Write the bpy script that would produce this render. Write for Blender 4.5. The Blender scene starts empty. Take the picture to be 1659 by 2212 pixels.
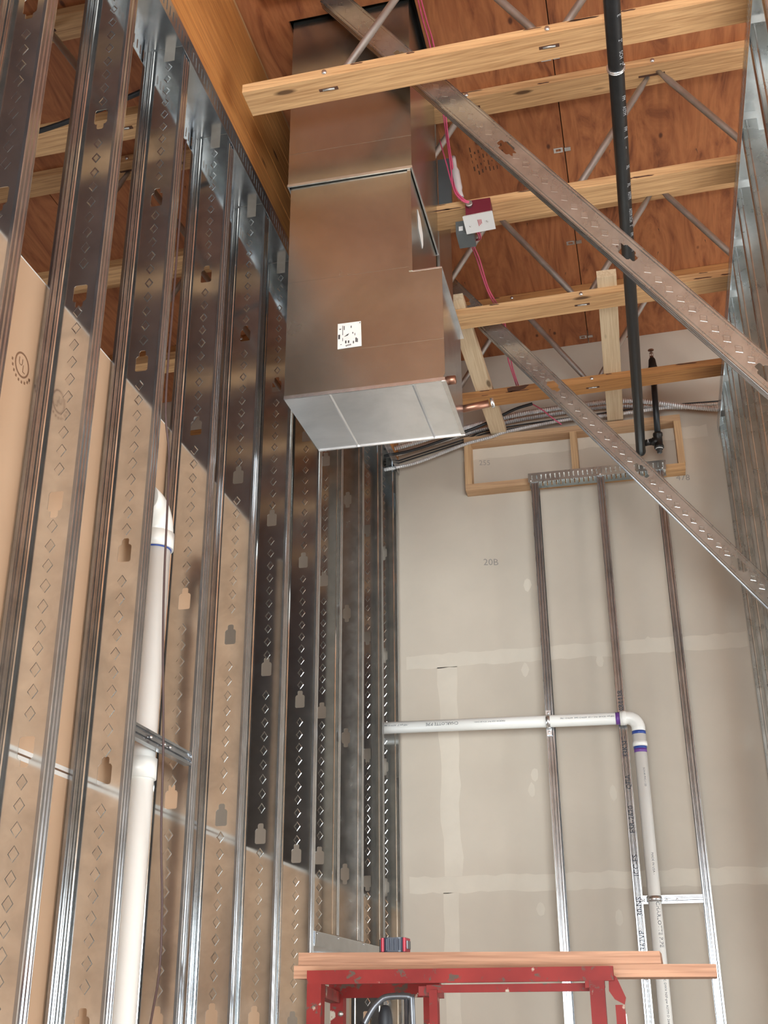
import bpy, math, random
from mathutils import Vector, Matrix
from mathutils.geometry import tessellate_polygon
random.seed(7)
EYE = 1.85            # camera height above the floor; geometry below is written relative to eye level
SC = bpy.context.scene
COL = SC.collection

# ------------------------------------------------------------------ camera, world, light, exposure
cam_d = bpy.data.cameras.new('camera'); cam = bpy.data.objects.new('camera', cam_d); COL.objects.link(cam)
cam_d.sensor_fit = 'VERTICAL'; cam_d.sensor_height = 24.0; cam_d.lens = 27.107
cam_d.clip_start = 0.05; cam_d.clip_end = 100
rot = Matrix(((0.97467799, 0.09503793, 0.20241198), (0.22354001, -0.39097166, -0.89284435), (-0.00571674, 0.91548291, -0.40231625)))
cam.matrix_world = Matrix.Translation((0, 0, EYE)) @ rot.to_4x4()
SC.camera = cam

world = bpy.data.worlds.new('world'); SC.world = world; world.use_nodes = True
bg = world.node_tree.nodes['Background']
bg.inputs[0].default_value = (0.80, 0.90, 1.0, 1); bg.inputs[1].default_value = 1.0

def area(name, loc, rotv, sx, sy, power, color):
    d = bpy.data.lights.new(name, 'AREA'); d.shape = 'RECTANGLE'; d.size = sx; d.size_y = sy
    d.energy = power; d.color = color
    o = bpy.data.objects.new(name, d); COL.objects.link(o); o.location = loc; o.rotation_euler = rotv
    return o
# daylight coming in through the glazed shopfront behind the camera
area('daylight_shopfront', (1.2, -5.25, 1.42), (math.radians(90), 0, 0), 5.0, 2.6, 950, (0.84, 0.93, 1.0))
area('daylight_side_window', (-4.95, 4.5, 1.75), (0, math.radians(-90), 0), 1.7, 2.2, 48, (0.88, 0.95, 1.0))
area('daylight_right_window', (5.8, 2.9, 1.35), (0, math.radians(90), 0), 2.5, 4.0, 270, (0.84, 0.93, 1.0))
sun_d = bpy.data.lights.new('sun', 'SUN'); sun_d.energy = 13.0; sun_d.angle = math.radians(.6); sun_d.color = (1.0, .93, .82)
sun = bpy.data.objects.new('sun', sun_d); COL.objects.link(sun); sun.location = (4, -9, 6)
sun.rotation_euler = Vector((-.16, .70, -.72)).to_track_quat('-Z', 'Y').to_euler()   # falls on the floor inside the shopfront

vs = SC.view_settings
vs.view_transform = 'Standard'; vs.look = 'None'; vs.gamma = 1.0; vs.use_curve_mapping = False
vs.exposure = 0.26
SC.cycles.caustics_reflective = False; SC.cycles.caustics_refractive = False; SC.cycles.sample_clamp_indirect = 4.0

# ------------------------------------------------------------------ materials
MATS = {}
class NT:
    def __init__(s, name):
        s.m = bpy.data.materials.new(name); s.m.use_nodes = True; s.t = s.m.node_tree
        s.b = s.t.nodes['Principled BSDF']; MATS[name] = s.m
    def n(s, typ, **kw):
        x = s.t.nodes.new(typ)
        for k, v in kw.items():
            if k in x.inputs: x.inputs[k].default_value = v
            else: setattr(x, k, v)
        return x
    def l(s, a, b): s.t.links.new(a, b)
    def set(s, **kw):
        for k, v in kw.items(): s.b.inputs[k.replace('_', ' ')].default_value = v
    def coord(s, scale=(1, 1, 1), rnd=True):
        tc = s.n('ShaderNodeTexCoord'); mp = s.n('ShaderNodeMapping'); mp.inputs['Scale'].default_value = scale
        if rnd:
            oi = s.n('ShaderNodeObjectInfo'); mul = s.n('ShaderNodeVectorMath', operation='SCALE')
            cmb = s.n('ShaderNodeCombineXYZ')
            for i in range(3): s.l(oi.outputs['Random'], cmb.inputs[i])
            s.l(cmb.outputs[0], mul.inputs[0]); mul.inputs['Scale'].default_value = 17.0
            add = s.n('ShaderNodeVectorMath', operation='ADD')
            s.l(tc.outputs['Object'], add.inputs[0]); s.l(mul.outputs[0], add.inputs[1]); s.l(add.outputs[0], mp.inputs[0])
        else: s.l(tc.outputs['Object'], mp.inputs[0])
        return mp.outputs[0]
    def noise(s, vec, scale=5, detail=4, dist=0, rough=.5):
        x = s.n('ShaderNodeTexNoise'); x.inputs['Scale'].default_value = scale; x.inputs['Detail'].default_value = detail
        x.inputs['Distortion'].default_value = dist; x.inputs['Roughness'].default_value = rough
        s.l(vec, x.inputs['Vector']); return x.outputs['Fac']
    def ramp(s, fac, stops):
        r = s.n('ShaderNodeValToRGB'); e = r.color_ramp.elements
        while len(e) < len(stops): e.new(0.5)
        for el, (p, c) in zip(e, stops): el.position = p; el.color = (*c, 1)
        s.l(fac, r.inputs[0]); return r.outputs[0]
    def mix(s, fac, a, b, mode='MIX'):
        x = s.n('ShaderNodeMix', data_type='RGBA', blend_type=mode)
        for src, idx in ((fac, 0), (a, 6), (b, 7)):
            if isinstance(src, (int, float)): x.inputs[idx].default_value = src
            elif isinstance(src, tuple): x.inputs[idx].default_value = (*src, 1)
            else: s.l(src, x.inputs[idx])
        return x.outputs[2]
    def bump(s, h, strength=.2, dist=.002):
        x = s.n('ShaderNodeBump'); x.inputs['Strength'].default_value = strength; x.inputs['Distance'].default_value = dist
        s.l(h, x.inputs['Height']); s.l(x.outputs[0], s.b.inputs['Normal'])
    def color(s, c): s.l(c, s.b.inputs['Base Color'])
    def rough(s, fac, lo, hi):
        x = s.n('ShaderNodeMapRange'); x.inputs['To Min'].default_value = lo; x.inputs['To Max'].default_value = hi
        s.l(fac, x.inputs[0]); s.l(x.outputs[0], s.b.inputs['Roughness'])

def wood(name, light, dark, axis, fine=1.0):
    m = NT(name); sc = [75, 75, 75]; sc[axis] = 2.2
    v = m.coord(tuple(sc)); a = m.noise(v, 1.0 * fine, 5, .6, .6)
    sc2 = [20, 20, 20]; sc2[axis] = .9
    v2 = m.coord(tuple(sc2)); w = m.n('ShaderNodeTexWave', wave_type='BANDS', bands_direction='DIAGONAL')
    w.inputs['Scale'].default_value = 2.2; w.inputs['Distortion'].default_value = 9; w.inputs['Detail'].default_value = 3
    m.l(v2, w.inputs[0])
    mid = tuple((p + q) / 2 for p, q in zip(light, dark))
    c1 = m.ramp(a, [(.34, dark), (.48, mid), (.60, light)])
    c2 = m.ramp(w.outputs['Fac'], [(.0, mid), (.6, light)])
    c = m.mix(.4, c1, c2)
    kn = m.n('ShaderNodeTexVoronoi'); kn.inputs['Scale'].default_value = 1.0
    sc3 = [9, 9, 9]; sc3[axis] = 2.6
    m.l(m.coord(tuple(sc3)), kn.inputs['Vector'])
    k = m.ramp(kn.outputs['Distance'], [(.07, (1, 1, 1)), (.13, (0, 0, 0))])
    c = m.mix(k, c, tuple(x * .35 for x in dark))
    m.color(c); m.set(Roughness=.62); m.bump(a, .25, .002); return m.m
wood('fir_along_x', (.70, .41, .19), (.36, .165, .06), 0)
wood('fir_along_y', (.66, .42, .21), (.42, .22, .09), 1)
wood('fir_along_z', (.66, .40, .19), (.40, .20, .08), 2)
wood('shaded_red_fir_along_x', (.50, .23, .075), (.26, .095, .03), 0)  # reddish fir, darkened so the colour carries the shade at the back wall
wood('pale_fir_along_x', (.60, .37, .20), (.38, .20, .10), 0)
wood('pale_fir_along_y', (.74, .56, .36), (.55, .36, .2), 1)
wood('pale_fir_along_z', (.66, .42, .22), (.42, .22, .10), 2)
wood('plank_fir', (.50, .265, .15), (.22, .09, .042), 0)
wood('glulam', (.60, .25, .065), (.34, .115, .028), 1)

m = NT('plywood'); v = m.coord((4.5, .9, 4.5)); a = m.noise(v, 1.5, 6, 2.6, .6)
v2 = m.coord((60, 2.2, 60)); b = m.noise(v2, 1.0, 3, .3)
c = m.ramp(a, [(.28, (.15, .042, .015)), (.42, (.34, .11, .038)), (.58, (.46, .165, .058)), (.75, (.29, .09, .03))])
c = m.mix(m.ramp(b, [(.45, (0, 0, 0)), (.7, (.35, .35, .35))]), c, (.22, .07, .025))
kn = m.n('ShaderNodeTexVoronoi'); kn.inputs['Scale'].default_value = 1.0; m.l(m.coord((7, 3.4, 7)), kn.inputs['Vector'])
c = m.mix(m.ramp(kn.outputs['Distance'], [(.04, (1, 1, 1)), (.085, (0, 0, 0))]), c, (.10, .03, .012))
m.color(c); m.set(Roughness=.7); m.bump(a, .15, .002)

def galv(name, base, r0, r1, tint=(1, 1, 1), bumpy=.05, ax=(5, 5, 5), metal=.93):
    m = NT(name); v = m.coord(ax); a = m.noise(v, 2.0, 5, .4, .6)
    v2 = m.coord((90, 90, 90)); sp = m.n('ShaderNodeTexVoronoi'); sp.inputs['Scale'].default_value = .7; m.l(v2, sp.inputs['Vector'])
    lo = tuple(base * .82 * t for t in tint); hi = tuple(min(1, base * 1.12 * t) for t in tint)
    c = m.ramp(a, [(.3, lo), (.7, hi)])
    sep = m.n('ShaderNodeSeparateColor'); m.l(sp.outputs['Color'], sep.inputs[0])
    c = m.mix(.10, c, m.ramp(sep.outputs[0], [(0, (.35, .35, .35)), (1, (.65, .65, .65))]), 'SOFT_LIGHT')
    m.color(c); m.set(Metallic=metal); m.rough(a, r0, r1)
    if bumpy: m.bump(m.noise(m.coord((2.2, 2.2, 2.2)), 1.2, 2), bumpy, .02)
    return m.m
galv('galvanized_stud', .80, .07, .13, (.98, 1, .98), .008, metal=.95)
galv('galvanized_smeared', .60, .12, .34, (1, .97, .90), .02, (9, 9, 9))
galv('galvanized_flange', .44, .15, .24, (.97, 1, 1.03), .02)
galv('galvanized_track', .66, .14, .26, (.95, 1, 1.04), .03)
galv('galvanized_duct', .50, .20, .30, (1, .965, .84), .02, (1.2, 1.2, 1.2), .97)
galv('galvanized_pan', .92, .24, .36, (.98, 1, 1.0), .05, (1.5, 1.5, 1.5), .85)
galv('galvanized_brace', .56, .22, .34, (.98, 1, .95), .008)
galv('steel_tube', .50, .38, .55, (1, .95, .88), .05)
galv('bright_steel', .75, .2, .3)
galv('copper', .36, .34, .5, (1.0, .50, .33), .05)
galv('conduit_steel', .80, .28, .40, metal=.75)

def plain(name, c, rough=.6, metal=0, var=.08, scale=8, bump=0):
    m = NT(name); a = m.noise(m.coord((1, 1, 1)), scale, 5, .2, .6)
    lo = tuple(max(0, x * (1 - var)) for x in c); hi = tuple(min(1, x * (1 + var)) for x in c)
    m.color(m.ramp(a, [(.3, lo), (.7, hi)])); m.set(Roughness=rough, Metallic=metal)
    if bump: m.bump(a, bump, .003)
    return m.m
plain('drywall_face', (.61, .52, .415), .85, 0, .05, 2.2)
plain('joint_compound', (.685, .595, .48), .8, 0, .04, 6)
plain('kraft_paper', (.65, .43, .27), .8, 0, .05, 1.6)
plain('gypsum_edge', (.85, .82, .76), .8)
plain('concrete', (.52, .50, .47), .7, 0, .15, 3)
plain('roofing', (.05, .045, .04), .9)
plain('pvc_white', (.90, .87, .80), .32, 0, .03, 5)
plain('pvc_print', (.06, .06, .07), .7)
plain('primer_purple', (.17, .06, .30), .4)
plain('cement_blue', (.03, .07, .30), .35)
plain('black_pipe', (.014, .014, .015), .42, .3, .3, 20)
plain('black_iron', (.030, .026, .023), .45, .5, .4, 40)
plain('pipe_print', (.42, .42, .42), .7)
plain('sprinkler_bronze', (.22, .10, .06), .4, .8)
plain('rubber_black', (.02, .02, .022), .55)
plain('cord_black', (.015, .014, .014), .5)
plain('cord_brown', (.07, .035, .028), .6)
plain('wire_pink', (.62, .09, .17), .45)
plain('box_red', (.16, .012, .025), .55)
plain('plate_white', (.82, .78, .74), .35, 0, .02)
plain('print_red', (.55, .03, .06), .6)
plain('box_grey', (.12, .13, .13), .5, .3)
plain('paper_white', (.78, .73, .67), .8, 0, .05, 30)
plain('ink_dark', (.05, .042, .038), .8)
plain('pencil', (.34, .30, .26), .8)
plain('dark_marks_and_slot_shade', (.10, .04, .02), .8)  # stamps, chips and stains, also the painted shade in the pin slots
plain('ink_kraft', (.25, .13, .07), .8)
plain('tape_red', (.42, .02, .04), .4)
plain('tape_navy', (.022, .030, .048), .38)
plain('grey_steel', (.16, .165, .175), .38, .7, .2, 20)
plain('aluminium', (.55, .56, .57), .35, .9)
plain('clear_plastic', (.55, .48, .46), .25)
m = NT('red_paint'); a = m.noise(m.coord((1, 1, 1)), 26, 6, .3, .7); b2 = m.noise(m.coord((1, 1, 1)), 7, 4)
c = m.ramp(b2, [(.3, (.15, .009, .007)), (.7, (.24, .020, .015))])
c = m.mix(m.ramp(a, [(.57, (0, 0, 0)), (.61, (1, 1, 1))]), c, (.085, .055, .04))
c = m.mix(m.ramp(m.noise(m.coord((1, 1, 1)), 19, 5), [(.66, (0, 0, 0)), (.69, (1, 1, 1))]), c, (.42, .36, .28))
m.color(c); m.set(Roughness=.55); m.b.inputs['Specular IOR Level'].default_value = .2; m.bump(a, .2, .002)

# ------------------------------------------------------------------ mesh builder
class MB:
    def __init__(s): s.v = []; s.f = []; s.sm = []
    def add(s, vs, fs, smooth=False):
        o = len(s.v); s.v += [tuple(p) for p in vs]
        for f in fs: s.f.append([i + o for i in f]); s.sm.append(smooth)
        return s
    def box(s, x0, x1, y0, y1, z0, z1, bev=0):
        vs = [(x, y, z) for z in (z0, z1) for y in (y0, y1) for x in (x0, x1)]
        return s.add(vs, [(0, 2, 3, 1), (4, 5, 7, 6), (0, 1, 5, 4), (2, 6, 7, 3), (0, 4, 6, 2), (1, 3, 7, 5)])
    def hexa(s, p):   # 8 points, bottom ring then top ring (counter-clockwise seen from above)
        return s.add(p, [(3, 2, 1, 0), (4, 5, 6, 7), (0, 1, 5, 4), (1, 2, 6, 5), (2, 3, 7, 6), (3, 0, 4, 7)])
    def bar(s, p0, p1, w, h, up=(0, 0, 1)):   # rectangular bar from p0 to p1: w sideways, h along up
        p0, p1 = Vector(p0), Vector(p1); d = (p1 - p0).normalized(); u = Vector(up); r = d.cross(u).normalized(); u = r.cross(d)
        a, b = r * w / 2, u * h / 2; q = []
        for p in (p0, p1): q += [p - a - b, p + a - b, p + a + b, p - a + b]
        return s.add(q, [(0, 1, 2, 3)[::-1], (4, 5, 6, 7), (0, 1, 5, 4), (1, 2, 6, 5), (2, 3, 7, 6), (3, 0, 4, 7)])
    def tube(s, pts, r, n=10, cap=True, smooth=True):
        pts = [Vector(p) for p in pts]; rs = r if isinstance(r, (list, tuple)) else [r] * len(pts)
        prev = None; vs = []; fs = []
        for i, p in enumerate(pts):
            t = (pts[min(i + 1, len(pts) - 1)] - pts[max(i - 1, 0)])
            if t.length < 1e-9: t = Vector((0, 0, 1))
            t.normalize()
            if prev is None:
                a = Vector((0, 0, 1)) if abs(t.z) < .9 else Vector((1, 0, 0)); prev = t.cross(a).normalized()
            prev = (prev - t * prev.dot(t)).normalized(); b = t.cross(prev)
            for k in range(n):
                an = 2 * math.pi * k / n; vs.append(p + (prev * math.cos(an) + b * math.sin(an)) * rs[i])
        for i in range(len(pts) - 1):
            for k in range(n):
                k2 = (k + 1) % n; fs.append((i * n + k, i * n + k2, (i + 1) * n + k2, (i + 1) * n + k))
        o = len(s.v); s.add(vs, fs, smooth)
        if cap:
            s.f.append([o + k for k in range(n)][::-1]); s.sm.append(False)
            e = o + (len(pts) - 1) * n; s.f.append([e + k for k in range(n)]); s.sm.append(False)
        return s
    def plate(s, outer, holes, fn, thick):    # planar sheet with holes: fn(u, v, t) -> xyz, t in 0..thick
        loops = [outer] + holes; flat = [p for L in loops for p in L]
        tri = tessellate_polygon([[Vector((p[0], p[1], 0)) for p in L] for L in loops])
        n = len(flat); vs = [fn(p[0], p[1], 0) for p in flat] + [fn(p[0], p[1], thick) for p in flat]
        fs = [tuple(t) for t in tri] + [tuple(i + n for i in reversed(t)) for t in tri]
        o = 0
        for L in loops:
            k = len(L)
            for i in range(k):
                j = (i + 1) % k; fs.append((o + i, o + j, o + j + n, o + i + n))
            o += k
        return s.add(vs, fs)
    def extr(s, prof, fn, z0, z1):            # closed 2-D profile extruded: fn(u, v, z)
        n = len(prof); vs = [fn(p[0], p[1], z0) for p in prof] + [fn(p[0], p[1], z1) for p in prof]
        fs = [(i, (i + 1) % n, (i + 1) % n + n, i + n) for i in range(n)]
        s.add(vs, fs)
        tri = tessellate_polygon([[Vector((p[0], p[1], 0)) for p in prof]])
        return s.add(vs, [tuple(t) for t in tri] + [tuple(i + n for i in reversed(t)) for t in tri])
    def lathe(s, prof, c, axis='z', n=20, smooth=True):   # (r, h) profile
        vs = []; fs = []
        for r, h in prof:
            for k in range(n):
                a = 2 * math.pi * k / n; u, w = r * math.cos(a), r * math.sin(a)
                q = {'z': (u, w, h), 'y': (u, h, w), 'x': (h, u, w)}[axis]
                vs.append((c[0] + q[0], c[1] + q[1], c[2] + q[2]))
        for i in range(len(prof) - 1):
            for k in range(n):
                k2 = (k + 1) % n; fs.append((i * n + k, i * n + k2, (i + 1) * n + k2, (i + 1) * n + k))
        o = len(s.v); s.add(vs, fs, smooth)
        s.f.append([o + k for k in range(n)]); s.sm.append(False)
        e = o + (len(prof) - 1) * n; s.f.append([e + k for k in range(n)]); s.sm.append(False)
        return s
    def mesh(s, name, base=(0, 0, 0)):
        me = bpy.data.meshes.new(name)
        me.from_pydata([(x - base[0], y - base[1], z - base[2]) for x, y, z in s.v], [], s.f)
        for p, sm in zip(me.polygons, s.sm): p.use_smooth = sm
        me.validate(); me.update()
        import bmesh
        b = bmesh.new(); b.from_mesh(me); bmesh.ops.recalc_face_normals(b, faces=b.faces); b.to_mesh(me); b.free()
        return me

def tag(o, label=None, cat=None, group=None, kind=None):
    if label: o['label'] = label
    if cat: o['category'] = cat
    if group: o['group'] = group
    if kind: o['kind'] = kind
    return o
class Thing:
    """An Empty at the base of a thing; parts are meshes written in eye-relative coordinates."""
    def __init__(s, name, base, label=None, cat=None, group=None, kind=None):
        s.base = base; s.o = bpy.data.objects.new(name, None); COL.objects.link(s.o)
        s.o.empty_display_size = .1; s.o.location = (base[0], base[1], base[2] + EYE); tag(s.o, label, cat, group, kind)
    def part(s, name, mb, mat, parent=None, label=None, kind=None):
        me = mb.mesh(name, s.base); me.materials.append(MATS[mat])
        o = bpy.data.objects.new(name, me); COL.objects.link(o); o.parent = parent or s.o
        if label: o['label'] = label
        if kind: o['kind'] = kind
        return o
    def mesh(s, name, me, parent=None, kind=None):
        o = bpy.data.objects.new(name, me); COL.objects.link(o); o.parent = parent or s.o
        if kind: o['kind'] = kind
        return o
def solo(name, mb, mat, base, label=None, cat=None, group=None, kind=None):
    me = mb.mesh(name, base); me.materials.append(MATS[mat])
    o = bpy.data.objects.new(name, me); COL.objects.link(o); o.location = (base[0], base[1], base[2] + EYE)
    return tag(o, label, cat, group, kind)
def smooth_path(pts, k=6):
    P = [Vector(p) for p in pts]; P = [P[0] * 2 - P[1]] + P + [P[-1] * 2 - P[-2]]; out = []
    for i in range(1, len(P) - 2):
        a, b, c, d = P[i - 1:i + 3]
        for j in range(k):
            t = j / k
            out.append(.5 * ((2 * b) + (c - a) * t + (2 * a - 5 * b + 4 * c - d) * t * t + (3 * b - a - 3 * c + d) * t ** 3))
    out.append(P[-2]); return out
def resample(pts, step):
    P = [Vector(p) for p in pts]; out = [P[0]]; acc = 0
    for a, b in zip(P, P[1:]):
        L = (b - a).length; t = step - acc
        while t <= L: out.append(a.lerp(b, t / L)); t += step
        acc = (acc + L) % step if L else acc
    return out
def text_mb(txt, size, origin, ex, ey, mb=None):   # flat lettering: ex, ey are the reading and the up direction
    cu = bpy.data.curves.new('lettering', 'FONT'); cu.body = txt; cu.size = size; cu.resolution_u = 2
    ob = bpy.data.objects.new('lettering', cu); COL.objects.link(ob)
    bpy.context.view_layer.update()
    me = bpy.data.meshes.new_from_object(ob.evaluated_get(bpy.context.evaluated_depsgraph_get()))
    ex, ey, o = Vector(ex), Vector(ey), Vector(origin); mb = mb or MB()
    mb.add([o + ex * v.co.x + ey * v.co.y for v in me.vertices], [tuple(p.vertices) for p in me.polygons])
    bpy.data.objects.remove(ob); bpy.data.curves.remove(cu); bpy.data.meshes.remove(me)
    return mb

PLY = lambda x: 3.70 + .02 * x          # underside of the roof sheathing
BOT = lambda x: 3.082 + .022 * x        # underside of the truss bottom chords
YB = 6.05; FL = -EYE; XL = -1.278; XR = .56

# ------------------------------------------------------------------ the setting
solo('floor', MB().box(-4.9, 5.7, -5.4, 6.3, FL - .1, FL), 'concrete', (0, 0, FL), kind='structure')
wb = Thing('wall_back', (0, YB, FL), kind='structure')
wb.part('drywall', MB().box(-4.8, 5.6, YB, YB + .16, FL, 3.95), 'drywall_face')
def wavy_band(mb, x0, x1, z0, z1, amp=.006, step=.04, vertical=False, y=YB, t=.0012):
    a0, a1 = (z0, z1) if vertical else (x0, x1); n = max(2, int((a1 - a0) / step)); fr = []; bk = []
    lo = []; hi = []
    for i in range(n + 1):
        a = a0 + (a1 - a0) * i / n; p = random.uniform(-amp, amp); q = random.uniform(-amp, amp)
        if vertical: lo.append((x0 + p, a)); hi.append((x1 + q, a))
        else: lo.append((a, z0 + p)); hi.append((a, z1 + q))
    mb.plate(lo + hi[::-1], [], lambda u, v, w: (u, y - w, v), t)
    return mb
wb.part('joint_tape', wavy_band(MB(), -1.25, .56, 1.765, 1.842), 'joint_compound')
wb.part('joint_tape', wavy_band(MB(), -1.25, .56, .588, .668), 'joint_compound')
wb.part('joint_tape', wavy_band(MB(), -1.075, -.975, .668, 1.765, .010, .09, True), 'joint_compound')
wb.part('joint_tape', wavy_band(MB(), -1.075, -1.0, FL, .588, .006, .09, True), 'joint_compound')
wb.part('joint_tape', wavy_band(MB(), -.90, .5, 3.00, 3.07), 'joint_compound')
for (x, z) in ((-.60, 1.72), (-.60, 1.08), (-.59, .50), (-.20, 1.74), (-.19, 1.05), (.06, 1.82), (.20, 1.10), (-.56, 2.2), (-.21, .45), (.19, .5), (-.58, 1.16)):
    wb.part('screw_patch', MB().plate([(x + .022 * math.cos(k * .785) * random.uniform(.7, 1.1), z + .04 * math.sin(k * .785) * random.uniform(.8, 1.1)) for k in range(8)], [], lambda u, v, w: (u, YB - w, v), .001), 'joint_compound')
for txt, s_, x, z in (('255', .045, -.80, 2.965), ('20B', .055, -.80, 2.34), ('478', .05, .30, 2.745)):
    wb.part('pencil_note', text_mb(txt, s_, (x, YB - .0016, z), (1, 0, -.1), (0, 0, 1)), 'pencil')
solo('wall_left', MB().box(-4.9, -4.8, -5.4, 3.4, FL, 3.9).box(-4.9, -4.8, 5.6, 6.2, FL, 3.9).box(-4.9, -4.8, 3.4, 5.6, FL, -.95).box(-4.9, -4.8, 3.4, 5.6, .75, 3.9), 'drywall_face', (-4.85, 0, FL), kind='structure')
w2 = Thing('window_2', (-4.85, 4.5, -.95), kind='structure')
for y in (3.43, 4.5, 5.57): w2.part('mullion', MB().box(-4.88, -4.82, y - .03, y + .03, -.95, .75), 'aluminium')
for z in (-.92, .72): w2.part('rail', MB().box(-4.88, -4.82, 3.4, 5.6, z - .03, z + .03), 'aluminium')
solo('wall_right', MB().box(5.6, 5.7, -5.4, .9, FL, 3.95).box(5.6, 5.7, 4.9, 6.2, FL, 3.95).box(5.6, 5.7, .9, 4.9, FL, FL + .1).box(5.6, 5.7, .9, 4.9, .75, 3.95), 'drywall_face', (5.65, 0, FL), kind='structure')
w3 = Thing('window_3', (5.65, 2.9, FL + .1), kind='structure')
for y in (.93, 2.25, 3.57, 4.87): w3.part('mullion', MB().box(5.62, 5.68, y - .03, y + .03, FL + .1, .75), 'aluminium')
for z in (FL + .13, .72): w3.part('rail', MB().box(5.62, 5.68, .9, 4.9, z - .03, z + .03), 'aluminium')
wf = Thing('wall_front', (0, -5.1, FL), kind='structure')
wf.part('drywall', MB().box(-4.8, -1.3, -5.15, -5.0, FL, 3.95).box(3.7, 5.6, -5.15, -5.0, FL, 3.95).box(-1.3, 3.7, -5.15, -5.0, .9, 3.95).box(-1.3, 3.7, -5.15, -5.0, FL, FL + .06), 'drywall_face')
w1 = Thing('window_1', (1.2, -5.08, FL), kind='structure')
for x in (-1.27, .37, 2.03, 3.67): w1.part('mullion', MB().box(x - .03, x + .03, -5.13, -5.03, FL + .06, .9), 'aluminium')
for z in (FL + .09, .3, .87): w1.part('rail', MB().box(-1.3, 3.7, -5.13, -5.03, z - .03, z + .03), 'aluminium')

# roof sheathing: separate sheets of plywood with open joints, a hole where the duct rises
ce = Thing('ceiling', (0, 2, 3.7), kind='structure')
ce.part('roofing_felt', MB().hexa([(-4.9, -5.4, PLY(-4.9) + .09), (5.7, -5.4, PLY(5.7) + .09), (5.7, 6.3, PLY(5.7) + .09), (-4.9, 6.3, PLY(-4.9) + .09)] + [(-4.9, -5.4, 4.1), (5.7, -5.4, 4.1), (5.7, 6.3, 4.1), (-4.9, 6.3, 4.1)]), 'roofing')
xe = [-.11 + 1.22 * k for k in range(-4, 6)]; trussY = [3.01 + .81 * k for k in range(-10, 4)]
HX0, HX1, HY0, HY1 = -1.128, -.615, 3.295, 3.885
for i in range(len(xe) - 1):
    ys = [-5.35 + (i % 2) * .81]
    ys = [-5.35] + [y + .06 for y in trussY if (round((y - 3.01) / .81) + (i % 2)) % 3 == 0 and y > -5] + [YB]
    for y0, y1 in zip(ys, ys[1:]):
        x0, x1 = xe[i] + .0022, xe[i + 1] - .0022; y0 += .0015; y1 -= .0015
        holes = []
        outer = [(x0, y0), (x1, y0), (x1, y1), (x0, y1)]
        fn = lambda u, v, w: (u, v, PLY(u) + w)
        if x0 < HX0 and x1 > HX1 and y0 < HY0 and y1 > HY1: holes = [[(HX0, HY0), (HX0, HY1), (HX1, HY1), (HX1, HY0)]]
        elif x0 < HX0 and x1 > HX1 and y0 < HY1 and y1 > HY0:     # the joint runs through the hole: notch the sheet
            outer = [(x0, y0), (HX0, y0), (HX0, HY1), (HX1, HY1), (HX1, y0), (x1, y0), (x1, y1), (x0, y1)] if y0 > HY0 else [(x0, y0), (x1, y0), (x1, y1), (HX1, y1), (HX1, HY0), (HX0, HY0), (HX0, y1), (x0, y1)]
        ce.part('plywood_sheet', MB().plate(outer, holes, fn, .018), 'plywood')
for y in (3.744, 4.321, 5.04, 5.97):
    z = PLY(-.11); q = ce.part('panel_clip', MB().plate([(-.16, y - .016), (-.118, y - .016), (-.118, y + .016), (-.16, y + .016)], [[(-.15, y - .008), (-.15, y + .008), (-.128, y + .008), (-.128, y - .008)]], lambda u, v, w: (u, v, z - .001 - w), .003).box(-.110, -.082, y - .012, y + .012, z - .005, z - .001), 'bright_steel')
# grade stamps on the sheathing
st = MB()
for k in range(14):
    x = .14 + k * .016; y0 = 5.45 + random.uniform(-.02, .02)
    for r in range(4):
        st.box(x, x + random.uniform(.003, .007), y0 + r * .055, y0 + r * .055 + random.uniform(.015, .045), PLY(x) - .0008, PLY(x) - .0002)
ce.part('grade_stamp', st, 'dark_marks_and_slot_shade')
st = MB()
for k in range(9):
    x = -.54 + k * .018; y0 = 4.22 + random.uniform(-.02, .02)
    for r in range(4): st.box(x, x + random.uniform(.003, .007), y0 + r * .045, y0 + r * .045 + random.uniform(.01, .035), PLY(x) - .0008, PLY(x) - .0002)
ce.part('grade_stamp', st, 'dark_marks_and_slot_shade')

nl = MB()
for k in range(90):
    x = random.uniform(-3.4, .56); y = random.uniform(3.0, 6.0)
    if -1.5 < x < -.55 and y < 4.4: continue
    z = PLY(x); nl.add([(x - .0022, y - .002, z), (x + .0022, y - .002, z), (x, y + .002, z), (x + random.uniform(-.008, .008), y + random.uniform(.01, .02), z - .016)], [(0, 1, 3), (1, 2, 3), (2, 0, 3)])
ce.part('nail_points', nl, 'dark_marks_and_slot_shade', kind='stuff')

# ------------------------------------------------------------------ glulam beam over the left stud wall
gb = Thing('glulam_beam', (-1.354, 2.5, 3.03), 'deep orange glued laminated beam running along the top of the left stud wall', 'beam')
for k in range(15):
    z0 = 3.03 + k * .038
    gb.part('lamination', MB().box(-1.43 + random.uniform(0, .002), XL - .001 + random.uniform(-.0015, .0015), -5.3, 6.04, z0, z0 + .0375), 'glulam')
gb.part('nailer', MB().box(-1.42, XL - .02, -5.3, 6.04, 3.60, 3.667), 'fir_along_y')

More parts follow.
